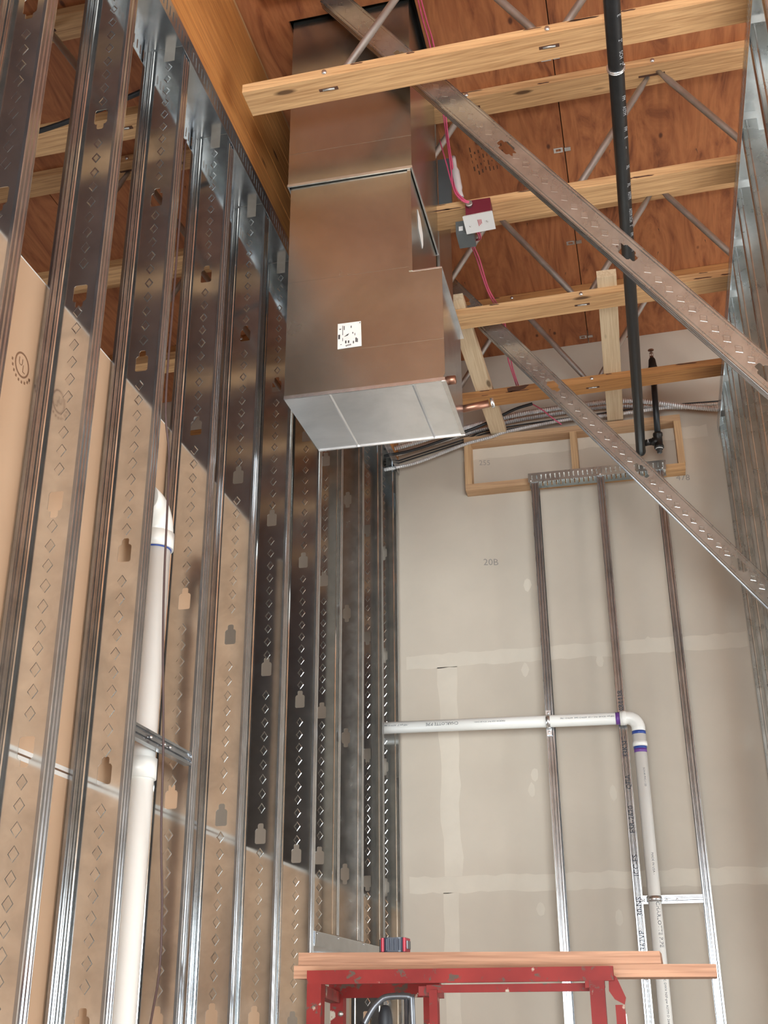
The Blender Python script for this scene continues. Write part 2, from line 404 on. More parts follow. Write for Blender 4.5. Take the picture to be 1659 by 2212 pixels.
# ------------------------------------------------------------------ open-web trusses
def truss(y, xa, xb, label, group, wid=.12):
    t = Thing('roof_truss', ((xa + xb) / 2, y + wid / 2, BOT((xa + xb) / 2)), label, 'truss', group)
    y0, y1 = y, y + wid; th = .038
    mat = 'shaded_red_fir_along_x' if y > 5.3 else 'fir_along_x'  # rear truss: blocked light is put into the wood colour
    def chord(zf): 
        return MB().hexa([(xa, y0, zf(xa)), (xb, y0, zf(xb)), (xb, y1, zf(xb)), (xa, y1, zf(xa)), (xa, y0, zf(xa) + th), (xb, y0, zf(xb) + th), (xb, y1, zf(xb) + th), (xa, y1, zf(xa) + th)])
    t.part('bottom_chord', chord(BOT), mat)
    t.part('top_chord', chord(lambda x: PLY(x) - .040), mat)
    ym = y + wid / 2
    k0 = math.ceil((xa + .10) / .79) - 1; k1 = math.floor((xb + .10) / .79) + 1
    for k in range(k0, k1 + 1):
        xbn = -.10 + .79 * k
        for sgn in (-1, 1):
            xt = xbn + sgn * .395
            p0 = Vector((xbn + sgn * .018, ym + sgn * .012, BOT(xbn) + .03)); p1 = Vector((xt - sgn * .018, ym + sgn * .012, PLY(xt) - .032))
            if min(p0.x, p1.x) < xa + .02 or max(p0.x, p1.x) > xb - .02: continue
            d = (p1 - p0); pts = [p0, p0 + d * .06, p0 + d * .11, p1 - d * .11, p1 - d * .06, p1]
            t.part('web_tube', MB().tube(pts, [.009, .011, .0145, .0145, .011, .009], 10), 'steel_tube')
        if xa < xbn < xb:
            t.part('bolt', MB().lathe([(.002, -.006), (.008, -.005), (.010, 0), (.010, .004)], (xbn, y0 - .002, BOT(xbn) + .020), 'y', 10), 'bright_steel')
        if xa + .05 < xbn < xb - .05:
            t.part('slot_shade_plug', MB().box(xbn - .035, xbn + .035, ym - .007, ym + .007, BOT(xbn) - .0012, BOT(xbn) + .004), 'dark_marks_and_slot_shade')  # flat dark plug: shade of the pin recess put into the colour
            t.part('pin', MB().tube([(xbn - .022, ym, BOT(xbn) - .001), (xbn + .022, ym, BOT(xbn) - .001)], .004, 8), 'steel_tube')
        xtn = xbn + .395
        if xa + .05 < xtn < xb - .05: t.part('slot_shade_plug', MB().box(xtn - .06, xtn + .05, ym - .006, ym + .006, PLY(xtn) - .0412, PLY(xtn) - .036), 'dark_marks_and_slot_shade')  # recess shade painted dark on the top chord too
        if xa < xtn < xb:
            t.part('bolt', MB().lathe([(.002, -.006), (.008, -.005), (.010, 0), (.010, .004)], (xtn, y0 - .002, PLY(xtn) - .021), 'y', 10), 'bright_steel')
    return t
names = {3.01: 'nearest fully visible roof truss whose wide yellow bottom chord crosses in front of the duct',
         3.85: 'second roof truss back, its bottom chord carrying the red box with white plate',
         4.63: 'third roof truss back, loose lumber lying across its bottom chord behind the black pipe',
         5.43: 'last roof truss, red chord coloured darker for shade, just in front of the back wall'}
for y, lab in names.items():
    tt = truss(y, -1.196, 5.4, lab, None)
    for k in range(9):
        xc = random.uniform(-1.0, .6); ln = random.uniform(.015, .06); hh = random.uniform(.004, .009); top = k % 3 == 2
        zf = (lambda x: PLY(x) - .040) if top else BOT
        zc3 = zf(xc) + (.038 - hh - .001 if random.random() < .6 else .004)
        ol = [(xc + ln * c_, zc3 + hh * v_) for c_, v_ in ((-1, .4), (-.5, 0), (.2, .15), (.8, .1), (1, .5), (.5, .9), (-.2, .8), (-.7, 1))]
        tt.part('bark_chip', MB().plate(ol, [], lambda u, v, w: (u, y - w, v), .0006), 'dark_marks_and_slot_shade')
    if y > 5.3:
        sp_ = [(-.545, 3.075), (-.50, 3.078), (-.46, 3.085), (-.43, 3.108), (-.45, 3.110), (-.48, 3.106), (-.52, 3.108), (-.55, 3.100)]
        tt.part('dark_stain', MB().plate(sp_, [], lambda u, v, w: (u, y - w, v), .0006), 'dark_marks_and_slot_shade')
for k, y in enumerate((2.20, 1.39, .58, -.23, -1.04, -1.85, -2.66, -3.47, -4.28)):
    truss(y, -1.196, 5.4, 'roof truss overhead out of the frame, %s nearer than the one crossing the duct' % ('one', 'two', 'three', 'four', 'five', 'six', 'seven', 'eight', 'nine')[k], 'trusses out of view')
for k, y in enumerate((5.43, 4.63, 3.85, 3.01, 2.2, 1.39)):
    truss(y, -4.75, -1.44, ('dim roof truss left of the beam nearest the back wall' if k == 0 else 'dim roof truss seen between the left studs, %s from the back wall' % ('second', 'third', 'fourth', 'fifth', 'sixth')[k - 1]), 'trusses beyond the left wall')

# ------------------------------------------------------------------ steel studs
def flange_profile(w, fl, side, t=.0012):
    """closed sheet profile in (x, y): flange from the web (y=0) out to y=fl with ridges, then the return lip"""
    h = w / 2; g = .0022; pl = [(h - .0015, 0), (h, .003), (h, fl * .20), (h - g, fl * .30), (h - g, fl * .36), (h, fl * .44), (h, fl * .56), (h - g, fl * .64), (h - g, fl * .70), (h, fl * .80), (h, fl - .002), (h - .002, fl), (h - .010, fl)]
    ins = [(h - .010, fl - t), (h - .002 - t, fl - t)] + [(x - t, y) for x, y in reversed(pl[:-2])]
    p = pl + ins
    return [(side * x, y) for x, y in p]
def bottle(z, style, hw=.0195, nw=.0105, hb=.026, hn=.018, x=0):
    up = [(x + hw, z + hb - .006), (x + hw - .005, z + hb), (x + nw, z + hb), (x + nw, z + hb + hn - .004), (x + nw - .004, z + hb + hn), (x - nw + .004, z + hb + hn), (x - nw, z + hb + hn - .004), (x - nw, z + hb), (x - hw + .005, z + hb), (x - hw, z + hb - .006)]
    fl_ = [(x + hw, z + hb - .004), (x + hw - .004, z + hb), (x - hw + .004, z + hb), (x - hw, z + hb - .004)]
    mir = lambda L: [(a, 2 * z - b) for a, b in reversed(L)]
    top = up if style in ('up', 'both') else fl_
    bot = mir(up) if style in ('down', 'both') else mir(fl_)
    return top + [p for p in bot]
STUDCACHE = {}
def stud_meshes(w, L, fl, open_dir, holes, style, emb=True, notch=False, matw='galvanized_stud'):
    key = (w, round(L, 3), fl, open_dir, tuple(round(h, 3) for h in holes), style, emb, notch, matw)
    if key in STUDCACHE: return STUDCACHE[key]
    t = .0014; h = w / 2
    outer = [(-h, 0), (h, 0), (h, L), (-h, L)]
    if notch: outer = [(-h, 0), (h, 0), (h, L), (.019, L), (.019, L - .058), (-.019, L - .058), (-.019, L), (-h, L)]
    # stiffening bends near both edges of the web are carried by shallow ribs
    web = MB().plate(outer, [bottle(z, style) for z in holes], lambda u, v, q: (u, open_dir * q, v), t)
    for s in (-1, 1): web.extr([(s * h * .80, 0), (s * h * .76, -.0014), (s * h * .72, 0)], lambda u, v, z: (u, v - (t if open_dir < 0 else 0), z), .004, L - .004)
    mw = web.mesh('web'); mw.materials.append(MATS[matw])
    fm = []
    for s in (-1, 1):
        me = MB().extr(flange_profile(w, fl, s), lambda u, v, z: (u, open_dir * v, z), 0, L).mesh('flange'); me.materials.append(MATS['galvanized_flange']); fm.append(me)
    em = None
    if emb:
        b = MB(); z = .03
        while z < L - .07:
            if all(abs(z - q) > .052 for q in holes):
                a, c = .0145, .0195; p = [(a, 0), (0, c), (-a, 0), (0, -c)]; i = .82
                yo = (-t if open_dir < 0 else 0) + .0001; yt = yo - .0006
                vs = [(x, yo, z + q) for x, q in p] + [(x * i, yt, z + q * i) for x, q in p] + [(x * .60, yo - .0003, z + q * .60) for x, q in p]
                b.add(vs, [(k, (k + 1) % 4, (k + 1) % 4 + 4, k + 4) for k in range(4)] + [(k + 4, (k + 1) % 4 + 4, (k + 1) % 4 + 8, k + 8) for k in range(4)] + [(8, 9, 10, 11)])
            z += .0512
        em = b.mesh('embossing'); em.materials.append(MATS[matw])
    STUDCACHE[key] = (mw, fm, em); return STUDCACHE[key]
def stud(x, y, z0, L, label, w=.15, fl=.043, open_dir=-1, holes=(), style='up', emb=True, notch=False, group=None, name='steel_stud', M=None, matw='galvanized_stud'):
    mw, fm, em = stud_meshes(w, L, fl, open_dir, holes, style, emb, notch, matw)
    t = Thing(name, (x, y, z0), label, 'stud', group)
    if M is not None: t.o.matrix_world = Matrix.Translation((x, y, z0 + EYE)) @ M
    t.mesh('web', mw)
    for f in fm: t.mesh('flange', f)
    if em: t.mesh('embossing', em, kind='stuff')
    return t
def hz(z0, dz=0): return [z + dz - z0 for z in (-1.20, -.60, .0, .592, 1.197, 1.802, 2.405)]
TOP = 3.0272
lw = [('at the near left edge of the photo', 1.526, -1, 'up', 0), ('in the top left corner of the photo', 1.93, -1, 'down', -.03), ('second from left along the top edge', 2.337, -1, 'down', -.03), ('just left of the white vertical pipe', 2.732, -1, 'up', -.014),
      ('just right of the white vertical pipe', 3.168, -1, 'up', -.006), ('two to the right of the white vertical pipe', 3.582, -1, 'up', .006),
      ('three to the right of the white vertical pipe', 3.976, -1, 'up', .002), ('forming the near side of the door opening', 4.410, -1, 'up', -.012),
      ('standing on the door header nearest the viewer', 4.732, 1, 'up', .02), ('with smeared web on mid door header', 5.144, 1, 'both', .0),
      ('forming the far side of the door opening', 5.567, 1, 'down', .012), ('against the back wall corner', 5.951, 1, 'both', .022)]
for lab, y, od, sty, dz in lw:
    short = 'header' in lab
    z0 = .312 if short else FL + .002
    hs = [h for h in hz(z0, dz) if .06 < h < TOP - z0 - .1]
    stud(XL - .0755, y, z0, TOP - z0, 'galvanized steel stud of the left wall ' + lab, .151, .043, od, hs, sty, emb=('smeared' not in lab), notch=True, group='studs of the left wall', matw='galvanized_smeared' if 'smeared' in lab else 'galvanized_stud')
def track(name, label, x0, x1, y0, y1, ztop, leg, group=None, down=True, slots=True):
    """U-shaped track running along y; slotted legs"""
    t = Thing(name, ((x0 + x1) / 2, (y0 + y1) / 2, ztop), label, 'track', group)
    s = -1 if down else 1; th = .0015
    t.part('web', MB().box(x0, x1, y0, y1, min(ztop, ztop - s * th), max(ztop, ztop - s * th)), 'galvanized_track')
    for xx in (x0, x1):
        m_ = MB(); xa, xb = (xx - th, xx) if xx == x0 else (xx, xx + th)
        za, zb = sorted((ztop, ztop + s * leg))
        if slots:
            sa, sb = za + leg * .22, za + leg * .72
            m_.box(xa, xb, y0, y1, za, sa).box(xa, xb, y0, y1, sb, zb)
            y = y0
            while y < y1: m_.box(xa, xb, y, min(y + .019, y1), sa, sb); y += .0254
        else: m_.box(xa, xb, y0, y1, za, zb)
        t.part('leg', m_, 'galvanized_track')
    return t
track('top_track', 'slotted steel top track of the left stud wall under the orange beam', -1.4325, XL + .003, -.5, 6.04, 3.0285, .082)
track('top_track', 'slotted steel top track of the right stud wall under the trusses', XR - .003, .715, 2.7, 6.04, 3.068, .085)
# door header: a closed-face track carrying the two short studs
hd = Thing('door_header', (-1.354, 5.0, .26), 'grey steel track forming the header above the door opening in the left wall', 'track')
hd.part('web', MB().box(-1.4315, XL + .003, 4.414, 5.562, .306, .3075), 'galvanized_track')
hd.part('leg', MB().box(XL + .0015, XL + .003, 4.414, 5.562, .255, .306), 'galvanized_flange')
hd.part('leg', MB().box(-1.4315, -1.430, 4.414, 5.562, .255, .306), 'galvanized_flange')
hd.part('soffit', MB().box(-1.429, XL + .001, 4.42, 5.555, .262, .264), 'galvanized_track')
for y in (4.44, 4.75, 5.17): hd.part('screw', MB().lathe([(.0045, 0), (.003, .003)], (XL + .003, y, .30), 'x', 8), 'bright_steel')

# drywall on the far face of the left stud wall: brown paper backs seen between the studs
def sheet(y0, y1, z0, z1, label, edges=()):
    t = Thing('drywall_sheet', (-1.44, (y0 + y1) / 2, z0), label, 'drywall', 'drywall on the far side of the left wall')
    t.part('board', MB().box(-1.4505, -1.4345, y0 + .001, y1 - .001, z0, z1), 'kraft_paper')
    if 'b' in edges: t.part('edge_paper', MB().box(-1.4345, -1.4338, y0 + .001, y1 - .001, z0, z0 + .011), 'gypsum_edge')
    if 't' in edges: t.part('edge_paper', MB().box(-1.4345, -1.4338, y0 + .001, y1 - .001, z1 - .011, z1), 'gypsum_edge')
    if 'T' in edges: t.part('cut_edge', MB().box(-1.4505, -1.4345, y0 + .001, y1 - .001, z1, z1 + .004), 'gypsum_edge')
    return t
sh = sheet(1.15, 3.60, .578, 1.785, 'brown paper backed drywall sheet with round stamp behind the left studs, top edge showing', 'bT')
sheet(-5.0, 1.15, .578, 1.785, 'brown paper backed drywall sheet of the left wall beside the viewer, upper course', 'bT')
sheet(-5.0, .55, 1.79, 3.02, 'added unseen drywall sheet beside the viewer blocking light to the left room, top course', '')  # added out of view to keep daylight out of the left room
sheet(-5.0, 1.15, FL, .573, 'brown paper backed drywall sheet of the left wall beside the viewer, lower course', 't')
sheet(1.15, 3.60, FL, .573, 'brown paper backed drywall sheet low behind the left studs and white pipe', 't')
sheet(3.60, 4.44, FL, .573, 'brown paper backed drywall sheet beside the door opening', 't')
sheet(4.44, 5.61, .26, .573, 'short drywall strip above the door header', 't')
sheet(5.61, 6.04, FL, .573, 'narrow drywall strip between door opening and back wall', 't')
# round listing mark printed on the paper
mk = MB(); yc, zc = 2.239, 1.507
ring = lambda r: [(yc + r * math.cos(k * math.pi / 12), zc + r * math.sin(k * math.pi / 12)) for k in range(24)]
mk.plate(ring(.034), [ring(.029)[::-1]], lambda u, v, w: (-1.4345 + w, u, v), .0006)
text_mb('U', .03, (-1.4339, yc - .018, zc - .004), (0, 1, 0), (0, 0, 1), mk); text_mb('L', .03, (-1.4339, yc + .002, zc - .018), (0, 1, 0), (0, 0, 1), mk)
text_mb('R', .018, (-1.4339, yc + .034, zc - .03), (0, 1, 0), (0, 0, 1), mk)
for k in range(9):
    a = math.pi * (1.05 + .1 * k); mk.box(-1.4345, -1.4339, yc + .046 * math.cos(a) - .003, yc + .046 * math.cos(a) + .003, zc + .046 * math.sin(a) - .003, zc + .046 * math.sin(a) + .004)
sh.part('listing_mark', mk, 'ink_kraft')

# ------------------------------------------------------------------ right stud wall
for k in range(9):
    y = (5.93 - .395 * k) if k != 7 else 3.095
    lab = ('standing in the back wall corner', 'second from the back wall', 'third from the back wall', 'fourth from the back wall', 'fifth from the back wall', 'sixth from the back wall', 'seventh from the back wall', 'at the right edge of the photo', 'beyond the right edge of the photo')[k]
    z0 = FL + .002
    stud(XR + .0755, y, z0, 3.05 - z0, 'galvanized steel stud of the right wall ' + lab, .151, .043, 1, [h for h in hz(z0, .02)], 'up', group='studs of the right wall', notch=True, matw='galvanized_brace')

# ------------------------------------------------------------------ diagonal braces
def brace(y, p_lo, p_hi, label, hole_at):
    a, b = Vector((p_hi[0], 0, p_hi[1])), Vector((p_lo[0], 0, p_lo[1])); d = (b - a); L = d.length; ez = d.normalized(); ey = Vector((0, 1, 0)); ex = ey.cross(ez)
    M = Matrix((ex, ey, ez)).transposed().to_4x4()
    stud(a.x, y, a.z, L, label, .092, .036, 1, [h for h in hole_at if h < L - .05], 'both', name='diagonal_brace', M=M, matw='galvanized_brace')
brace(3.19, (.66, 1.491), (-.93, 3.665), 'long galvanized diagonal brace stud crossing in front of the black pipe from the roof', [.483, 1.104, 1.725, 2.35])
brace(4.85, (.66, 1.507), (-.95, 3.665), 'second galvanized diagonal brace stud farther back, crossing the wooden frame', [.45, 1.13, 1.745, 2.353])

# ------------------------------------------------------------------ duct
du = Thing('air_duct', (-.85, 3.55, 1.955), 'large galvanized sheet metal duct hanging from the roof with a stepped lower plenum', 'duct')
Yf, Yk = 3.325, 3.85; xl, xr, xs = -1.104, -.648, -.541
t_ = .003
def ring_shell(m_, x0, x1, y0, y1, z0, z1, t=.003):
    m_.box(x0, x1, y0, y0 + t, z0, z1).box(x0, x1, y1 - t, y1, z0, z1).box(x0, x0 + t, y0 + t, y1 - t, z0, z1).box(x1 - t, x1, y0 + t, y1 - t, z0, z1)
    return m_
sl = du.part('sleeve', ring_shell(MB(), xl - .009, xr + .008, Yf - .009, Yk + .008, 2.864, 3.78), 'galvanized_duct')
du.part('sleeve_hem', ring_shell(MB(), xl - .011, xr + .0105, Yf - .0115, Yk + .0105, 2.861, 2.872, .006), 'bright_steel', sl)
du.part('sleeve_seam', MB().box(xl - .010, xr + .009, Yf - .0094, Yf - .0085, 3.014, 3.017), 'galvanized_duct', sl)
fp = du.part('front_panel', MB().plate([(xl, 1.962), (xs - .012, 1.962), (xs, 1.985), (xs, 2.414), (xr, 2.414), (xr, 2.87), (xl, 2.87)], [], lambda u, v, w: (u, Yf + w, v), t_), 'galvanized_duct')
du.part('panel_crease', MB().extr([(xl, 2.122), (xs, 2.122), (xs, 2.1245), (xl, 2.1245)], lambda u, v, z: (u, z, v), Yf - .0004, Yf), 'galvanized_duct', fp)
du.part('panel_crease', MB().extr([(xl, 2.434), (xr, 2.434), (xr, 2.4355), (xl, 2.4355)], lambda u, v, z: (u, z, v), Yf - .0003, Yf), 'galvanized_duct', fp)
du.part('corner_hem', MB().box(xr - .010, xr + .003, Yf - .004, Yf, 2.414, 2.87), 'galvanized_duct', fp)
du.part('side_panel', MB().box(xl, xl + t_, Yf + t_, 3.73, 1.965, 2.87), 'galvanized_duct')
du.part('side_panel', MB().box(xr - t_, xr, Yf + t_, Yk, 2.414, 2.87), 'galvanized_duct')
du.part('side_panel', MB().plate([(Yf + t_, 1.968), (3.735, 1.968), (3.79, 2.02), (3.79, 2.411), (Yf + t_, 2.411)], [], lambda u, v, w: (xs - .016 + w, u, v), .004), 'galvanized_track')
du.part('step_cap', MB().box(xr, xs + .001, Yf - .001, 3.80, 2.411, 2.416), 'bright_steel')
du.part('back_panel', MB().box(xl, xs - .02, 3.785, 3.788, 2.02, 2.42).box(xl, xr, Yk - t_, Yk, 2.42, 2.87), 'galvanized_duct')
pan = du.part('bottom_pan', MB().hexa([(xl, Yf - .002, 1.956), (xs, Yf - .002, 1.956), (xs, 3.722, 1.956), (xl + .010, 3.728, 1.956), (xl, Yf - .002, 1.961), (xs, Yf - .002, 1.961), (xs, 3.722, 1.961), (xl + .010, 3.728, 1.961)]), 'galvanized_pan')
du.part('pan_fold', MB().extr([(-.9475, 1.956), (-.942, 1.9535), (-.9365, 1.956)], lambda u, v, z: (u, z, v), Yf, 3.722), 'galvanized_pan', pan)
du.part('pan_fold', MB().extr([(-.656, 1.956), (-.650, 1.9535), (-.644, 1.956)], lambda u, v, z: (u, z, v), Yf, 3.722), 'galvanized_pan', pan)
du.part('pan_hem', MB().box(xl, xs, Yf - .005, Yf - .001, 1.955, 1.968), 'bright_steel', pan)
du.part('pan_hem', MB().box(xs - .012, xs + .003, Yf - .002, 3.728, 1.9535, 1.9575), 'bright_steel', pan)
du.part('pan_hem', MB().box(xl + .01, xs + .003, 3.722, 3.728, 1.952, 1.962), 'bright_steel', pan)
pp = du.part('paper_label', MB().plate([(-.915, 2.130), (-.829, 2.132), (-.8305, 2.19), (-.832, 2.233), (-.915, 2.233)], [], lambda u, v, w: (u, Yf - .002 + w, v), .001), 'paper_white', label='crumpled white paper label with faint print')
pr = MB()
for (u, v, w, h) in ((-.909, 2.208, .006, .004), (-.898, 2.185, .0022, .038), (-.893, 2.205, .003, .016), (-.913, 2.170, .007, .018), (-.898, 2.160, .002, .013), (-.888, 2.150, .005, .011), (-.878, 2.150, .005, .010), (-.86, 2.146, .004, .010), (-.851, 2.150, .005, .018), (-.845, 2.149, .003, .015), (-.854, 2.178, .002, .009), (-.862, 2.186, .003, .006), (-.868, 2.21, .003, .009), (-.885, 2.137, .003, .006), (-.880, 2.138, .003, .006), (-.875, 2.139, .003, .006), (-.87, 2.1395, .003, .006), (-.837, 2.225, .003, .004), (-.905, 2.146, .005, .002)):
    pr.box(u, u + w, Yf - .0026, Yf - .0019, v, v + h)
pr.plate([(-.892, 2.177), (-.878, 2.181), (-.874, 2.189), (-.882, 2.185)], [], lambda u, v, w: (u, Yf - .0026 + w, v), .0006)
du.part('print', pr, 'ink_dark', pp)
du.part('paper_label', MB().plate([(3.452, 2.780), (3.50, 2.775), (3.548, 2.735), (3.552, 2.690), (3.535, 2.66), (3.49, 2.685), (3.462, 2.70)], [], lambda u, v, w: (xr + .001 + w, u, v), .001), 'paper_white', label='curled blank paper tag on the duct side')
d2 = Thing('return_duct', (-.88, 4.16, 2.42), 'narrower brownish sheet metal duct rising behind the main duct', 'duct')
d2.part('shell', ring_shell(MB(), -1.11, -.657, 3.975, 4.33, 2.42, 3.695), 'galvanized_duct')
d2.part('corner_seam', MB().box(-.664, -.654, 3.970, 3.978, 2.42, 3.695), 'steel_tube')
d2.part('bottom', MB().box(-1.11, -.657, 3.975, 4.33, 2.416, 2.42), 'galvanized_duct')
cp = Thing('copper_pipe', (-.5, 3.8, 2.0), 'short copper pipe stubs sticking out beside the bottom of the duct', 'pipe')
cp.part('stub', MB().lathe([(.0135, -.10), (.0135, 0), (.0155, .001), (.0155, .030), (.012, .032)], (-.548, 3.40, 1.999), 'x', 16), 'copper')
cp.part('stub', MB().tube([(-.60, 3.835, 2.118), (-.46, 3.835, 2.134)], .0145, 16), 'copper')
cp.part('coupling', MB().tube([(-.452, 3.835, 2.1345), (-.440, 3.835, 2.1365)], .0195, 12), 'bright_steel')

# ------------------------------------------------------------------ black sprinkler pipe
sp = Thing('sprinkler_pipe', (.115, 4.0, 2.80), 'black steel sprinkler pipe running under the trusses to the back wall', 'pipe')
px, pz = .112, 2.83
main = sp.part('main_pipe', MB().tube([(px - .012, .6, pz - .002), (px, 3.0, pz), (px + .008, 5.80, pz)], .0258, 20), 'black_pipe')
sp.part('end_cap', MB().lathe([(.0258, 0), (.027, .005), (.025, .02), (.016, .032), (.004, .037)], (px + .008, 5.80, pz), 'y', 18), 'black_pipe')
tx = MB()
for k in range(26):
    y = 2.72 + k * .05
    if random.random() < .75:
        a = math.radians(-62); r = .0262
        text_mb(random.choice(('SCH', 'XL', '2"', 'FM', '--', 'ASTM', 'E')), .018, (px + .012 * (y - 3) / 3 + r * math.sin(math.radians(28)), y, pz - r * math.cos(math.radians(28))), (.0, 1, 0), (.88, 0, .47), tx)
sp.part('stencil_print', tx, 'pipe_print', main, kind='stuff')
sp.part('branch', MB().tube([(px + .03, 5.74, pz + .012), (.178, 5.74, pz + .016)], .0175, 16), 'black_iron')
sp.part('thread_seal', MB().tube([(.160, 5.74, pz + .0155), (.163, 5.74, pz + .0156)], .0182, 16), 'paper_white')
el = MB().tube([(.172, 5.74, pz + .016), (.182, 5.74, pz + .016), (.184, 5.74, pz + .016), (.222, 5.74, pz + .016)], [.0185, .0185, .0225, .0225], 16)
el.lathe([(.022, -.042), (.0255, -.040), (.0255, -.026), (.022, -.024), (.022, .03), (.0258, .032), (.0258, .048), (.022, .05)], (.216, 5.74, pz + .014), 'z', 18)
sp.part('tee_fitting', el, 'black_iron')
sp.part('plug', MB().lathe([(.010, -.070), (.0135, -.068), (.0135, -.052), (.019, -.050), (.019, -.041)], (.216, 5.74, pz + .014), 'z', 12), 'black_iron')
sp.part('thread_seal', MB().lathe([(.0195, -.047), (.0195, -.041)], (.216, 5.74, pz + .014), 'z', 14), 'paper_white')
sp.part('riser', MB().tube([(.216, 5.74, pz + .05), (.230, 5.74, 3.30)], .0165, 16), 'black_pipe')
sp.part('reducer', MB().lathe([(.018, -.020), (.0255, -.016), (.0265, 0), (.0225, .012), (.019, .05), (.013, .062)], (.2305, 5.74, 3.30), 'z', 16), 'black_iron')
hd_ = sp.part('sprinkler_head', MB().lathe([(.008, .06), (.010, .064), (.010, .072), (.006, .076)], (.2305, 5.74, 3.30), 'z', 10).box(.2205, .2235, 5.738, 5.742, 3.37, 3.395).box(.2375, .2405, 5.738, 5.742, 3.37, 3.395).box(.2205, .2405, 5.738, 5.742, 3.393, 3.398).lathe([(.003, .075), (.003, .112)], (.2305, 5.74, 3.30), 'z', 8), 'sprinkler_bronze')
sp.part('deflector', MB().lathe([(.004, .110), (.0165, .112), (.0165, .1145), (.004, .116)], (.2305, 5.74, 3.30), 'z', 16), 'sprinkler_bronze', hd_)
hg = Thing('pipe_hanger', (.112, 2.95, 2.80), 'shiny galvanized ring hanger around the black pipe near the top', 'hanger')
hg.part('ring', MB().tube([(.111 + .0285 * math.cos(a * math.pi / 12), 2.955, 2.83 + .0285 * math.sin(a * math.pi / 12)) for a in range(25)], .0022, 6).tube([(.111 + .0285 * math.cos(a * math.pi / 12), 2.963, 2.83 + .0285 * math.sin(a * math.pi / 12)) for a in range(25)], .0022, 6).lathe([(.0275, -.006), (.0293, -.006), (.0293, .006), (.0275, .006)], (.111, 2.959, 2.83), 'y', 28), 'bright_steel')
hg.part('rod', MB().tube([(.111, 2.959, 2.858), (.111, 2.959, PLY(.1) - .001)], .0045, 8), 'steel_tube')

# ------------------------------------------------------------------ electrical things under the second truss
jb = Thing('junction_box', (-.465, 3.84, 2.99), 'dark red electrical box with a white cover plate under the truss chord', 'electrical box')
jb.part('box', MB().box(-.515, -.412, 3.812, 3.885, 3.000, 3.074), 'box_red')
pl = jb.part('cover_plate', MB().hexa([(-.527, 3.800, 2.988), (-.404, 3.795, 2.992), (-.406, 3.915, 2.993), (-.528, 3.920, 2.990), (-.523, 3.805, 2.996), (-.408, 3.800, 2.999), (-.410, 3.910, 3.000), (-.524, 3.915, 2.998)]), 'plate_white')
prt = MB()
for r, c_ in enumerate((0, 1, 2)):
    for k in range(6 - r): prt.box(-.470 + c_ * .006, -.470 + c_ * .006 + .0025, 3.835 + k * .007, 3.835 + k * .007 + .005, 2.9888, 2.9895)
jb.part('print', prt, 'print_red', pl)
for xx, yy in ((-.505, 3.868), (-.432, 3.852)): jb.part('plate_screw', MB().lathe([(.004, -.001), (.004, .001)], (xx, yy, 2.9885), 'z', 8), 'bright_steel', pl)
jb.part('connector', MB().lathe([(.012, -.022), (.0145, -.022), (.0145, -.014), (.010, -.012), (.010, 0)], (-.497, 3.812, 3.045), 'y', 14), 'steel_tube')
gx = Thing('grey_junction_box', (-.545, 3.97, 2.99), 'grey metal junction box half hidden behind the white cover plate', 'electrical box')
gx.part('body', MB().box(-.575, -.505, 3.93, 4.03, 3.005, 3.078), 'box_grey')
gx.part('sticker', MB().box(-.562, -.545, 3.9285, 3.93, 3.02, 3.042), 'plate_white')
bx2 = Thing('relay_box', (-.62, 3.92, 3.3), 'tall dark grey metal box between the ducts above the truss chord', 'electrical box')
bx2.part('body', MB().box(-.645, -.590, 3.94, 3.965, 3.15, 3.42), 'box_grey')
def wire(name, pts, r, mat, label, cat='wire', group=None, n=6):
    P = smooth_path(pts, 6); b = tuple(sum(p[i] for p in pts) / len(pts) for i in range(3))
    return solo(name, MB().tube(P, r, n), mat, b, label, cat, group)
wire('pink_wire', [(-.587, 3.20, 3.60), (-.588, 3.354, 3.60), (-.585, 3.47, 3.60), (-.585, 3.70, 3.56), (-.580, 3.78, 3.42), (-.566, 3.785, 3.25), (-.556, 3.785, 3.12), (-.525, 3.787, 3.06), (-.497, 3.79, 3.045)], .0035, 'wire_pink', 'bright pink wire from the roof into the red box, left strand', group='pink alarm wires')
wire('pink_wire', [(-.577, 3.20, 3.605), (-.574, 3.354, 3.60), (-.570, 3.47, 3.60), (-.573, 3.70, 3.56), (-.572, 3.78, 3.40), (-.556, 3.785, 3.22), (-.548, 3.785, 3.12), (-.518, 3.785, 3.065), (-.495, 3.79, 3.05)], .0035, 'wire_pink', 'bright pink wire from the roof into the red box, right strand', group='pink alarm wires')
wire('pink_wire', [(-.61, 3.80, 3.40), (-.585, 3.79, 3.27), (-.558, 3.787, 3.13), (-.53, 3.787, 3.07), (-.499, 3.79, 3.048)], .0032, 'wire_pink', 'bright pink wire slanting from the duct edge down to the red box', group='pink alarm wires')
wire('pink_wire', [(-.498, 3.89, 3.02), (-.494, 4.05, 3.06), (-.545, 4.16, 3.135), (-.539, 4.305, 3.14), (-.530, 4.53, 3.14), (-.515, 4.671, 3.145), (-.503, 4.86, 3.215), (-.511, 5.161, 3.14), (-.509, 5.314, 3.14), (-.503, 5.527, 3.15)], .0035, 'wire_pink', 'bright pink wire running back from the white plate across the trusses, left strand', group='pink alarm wires')
wire('pink_wire', [(-.490, 3.89, 3.02), (-.486, 4.05, 3.06), (-.535, 4.17, 3.130), (-.527, 4.305, 3.135), (-.522, 4.53, 3.14), (-.503, 4.671, 3.145), (-.494, 4.86, 3.215), (-.497, 5.161, 3.14), (-.500, 5.314, 3.14), (-.493, 5.527, 3.15)], .0035, 'wire_pink', 'bright pink wire running back from the white plate across the trusses, right strand', group='pink alarm wires')
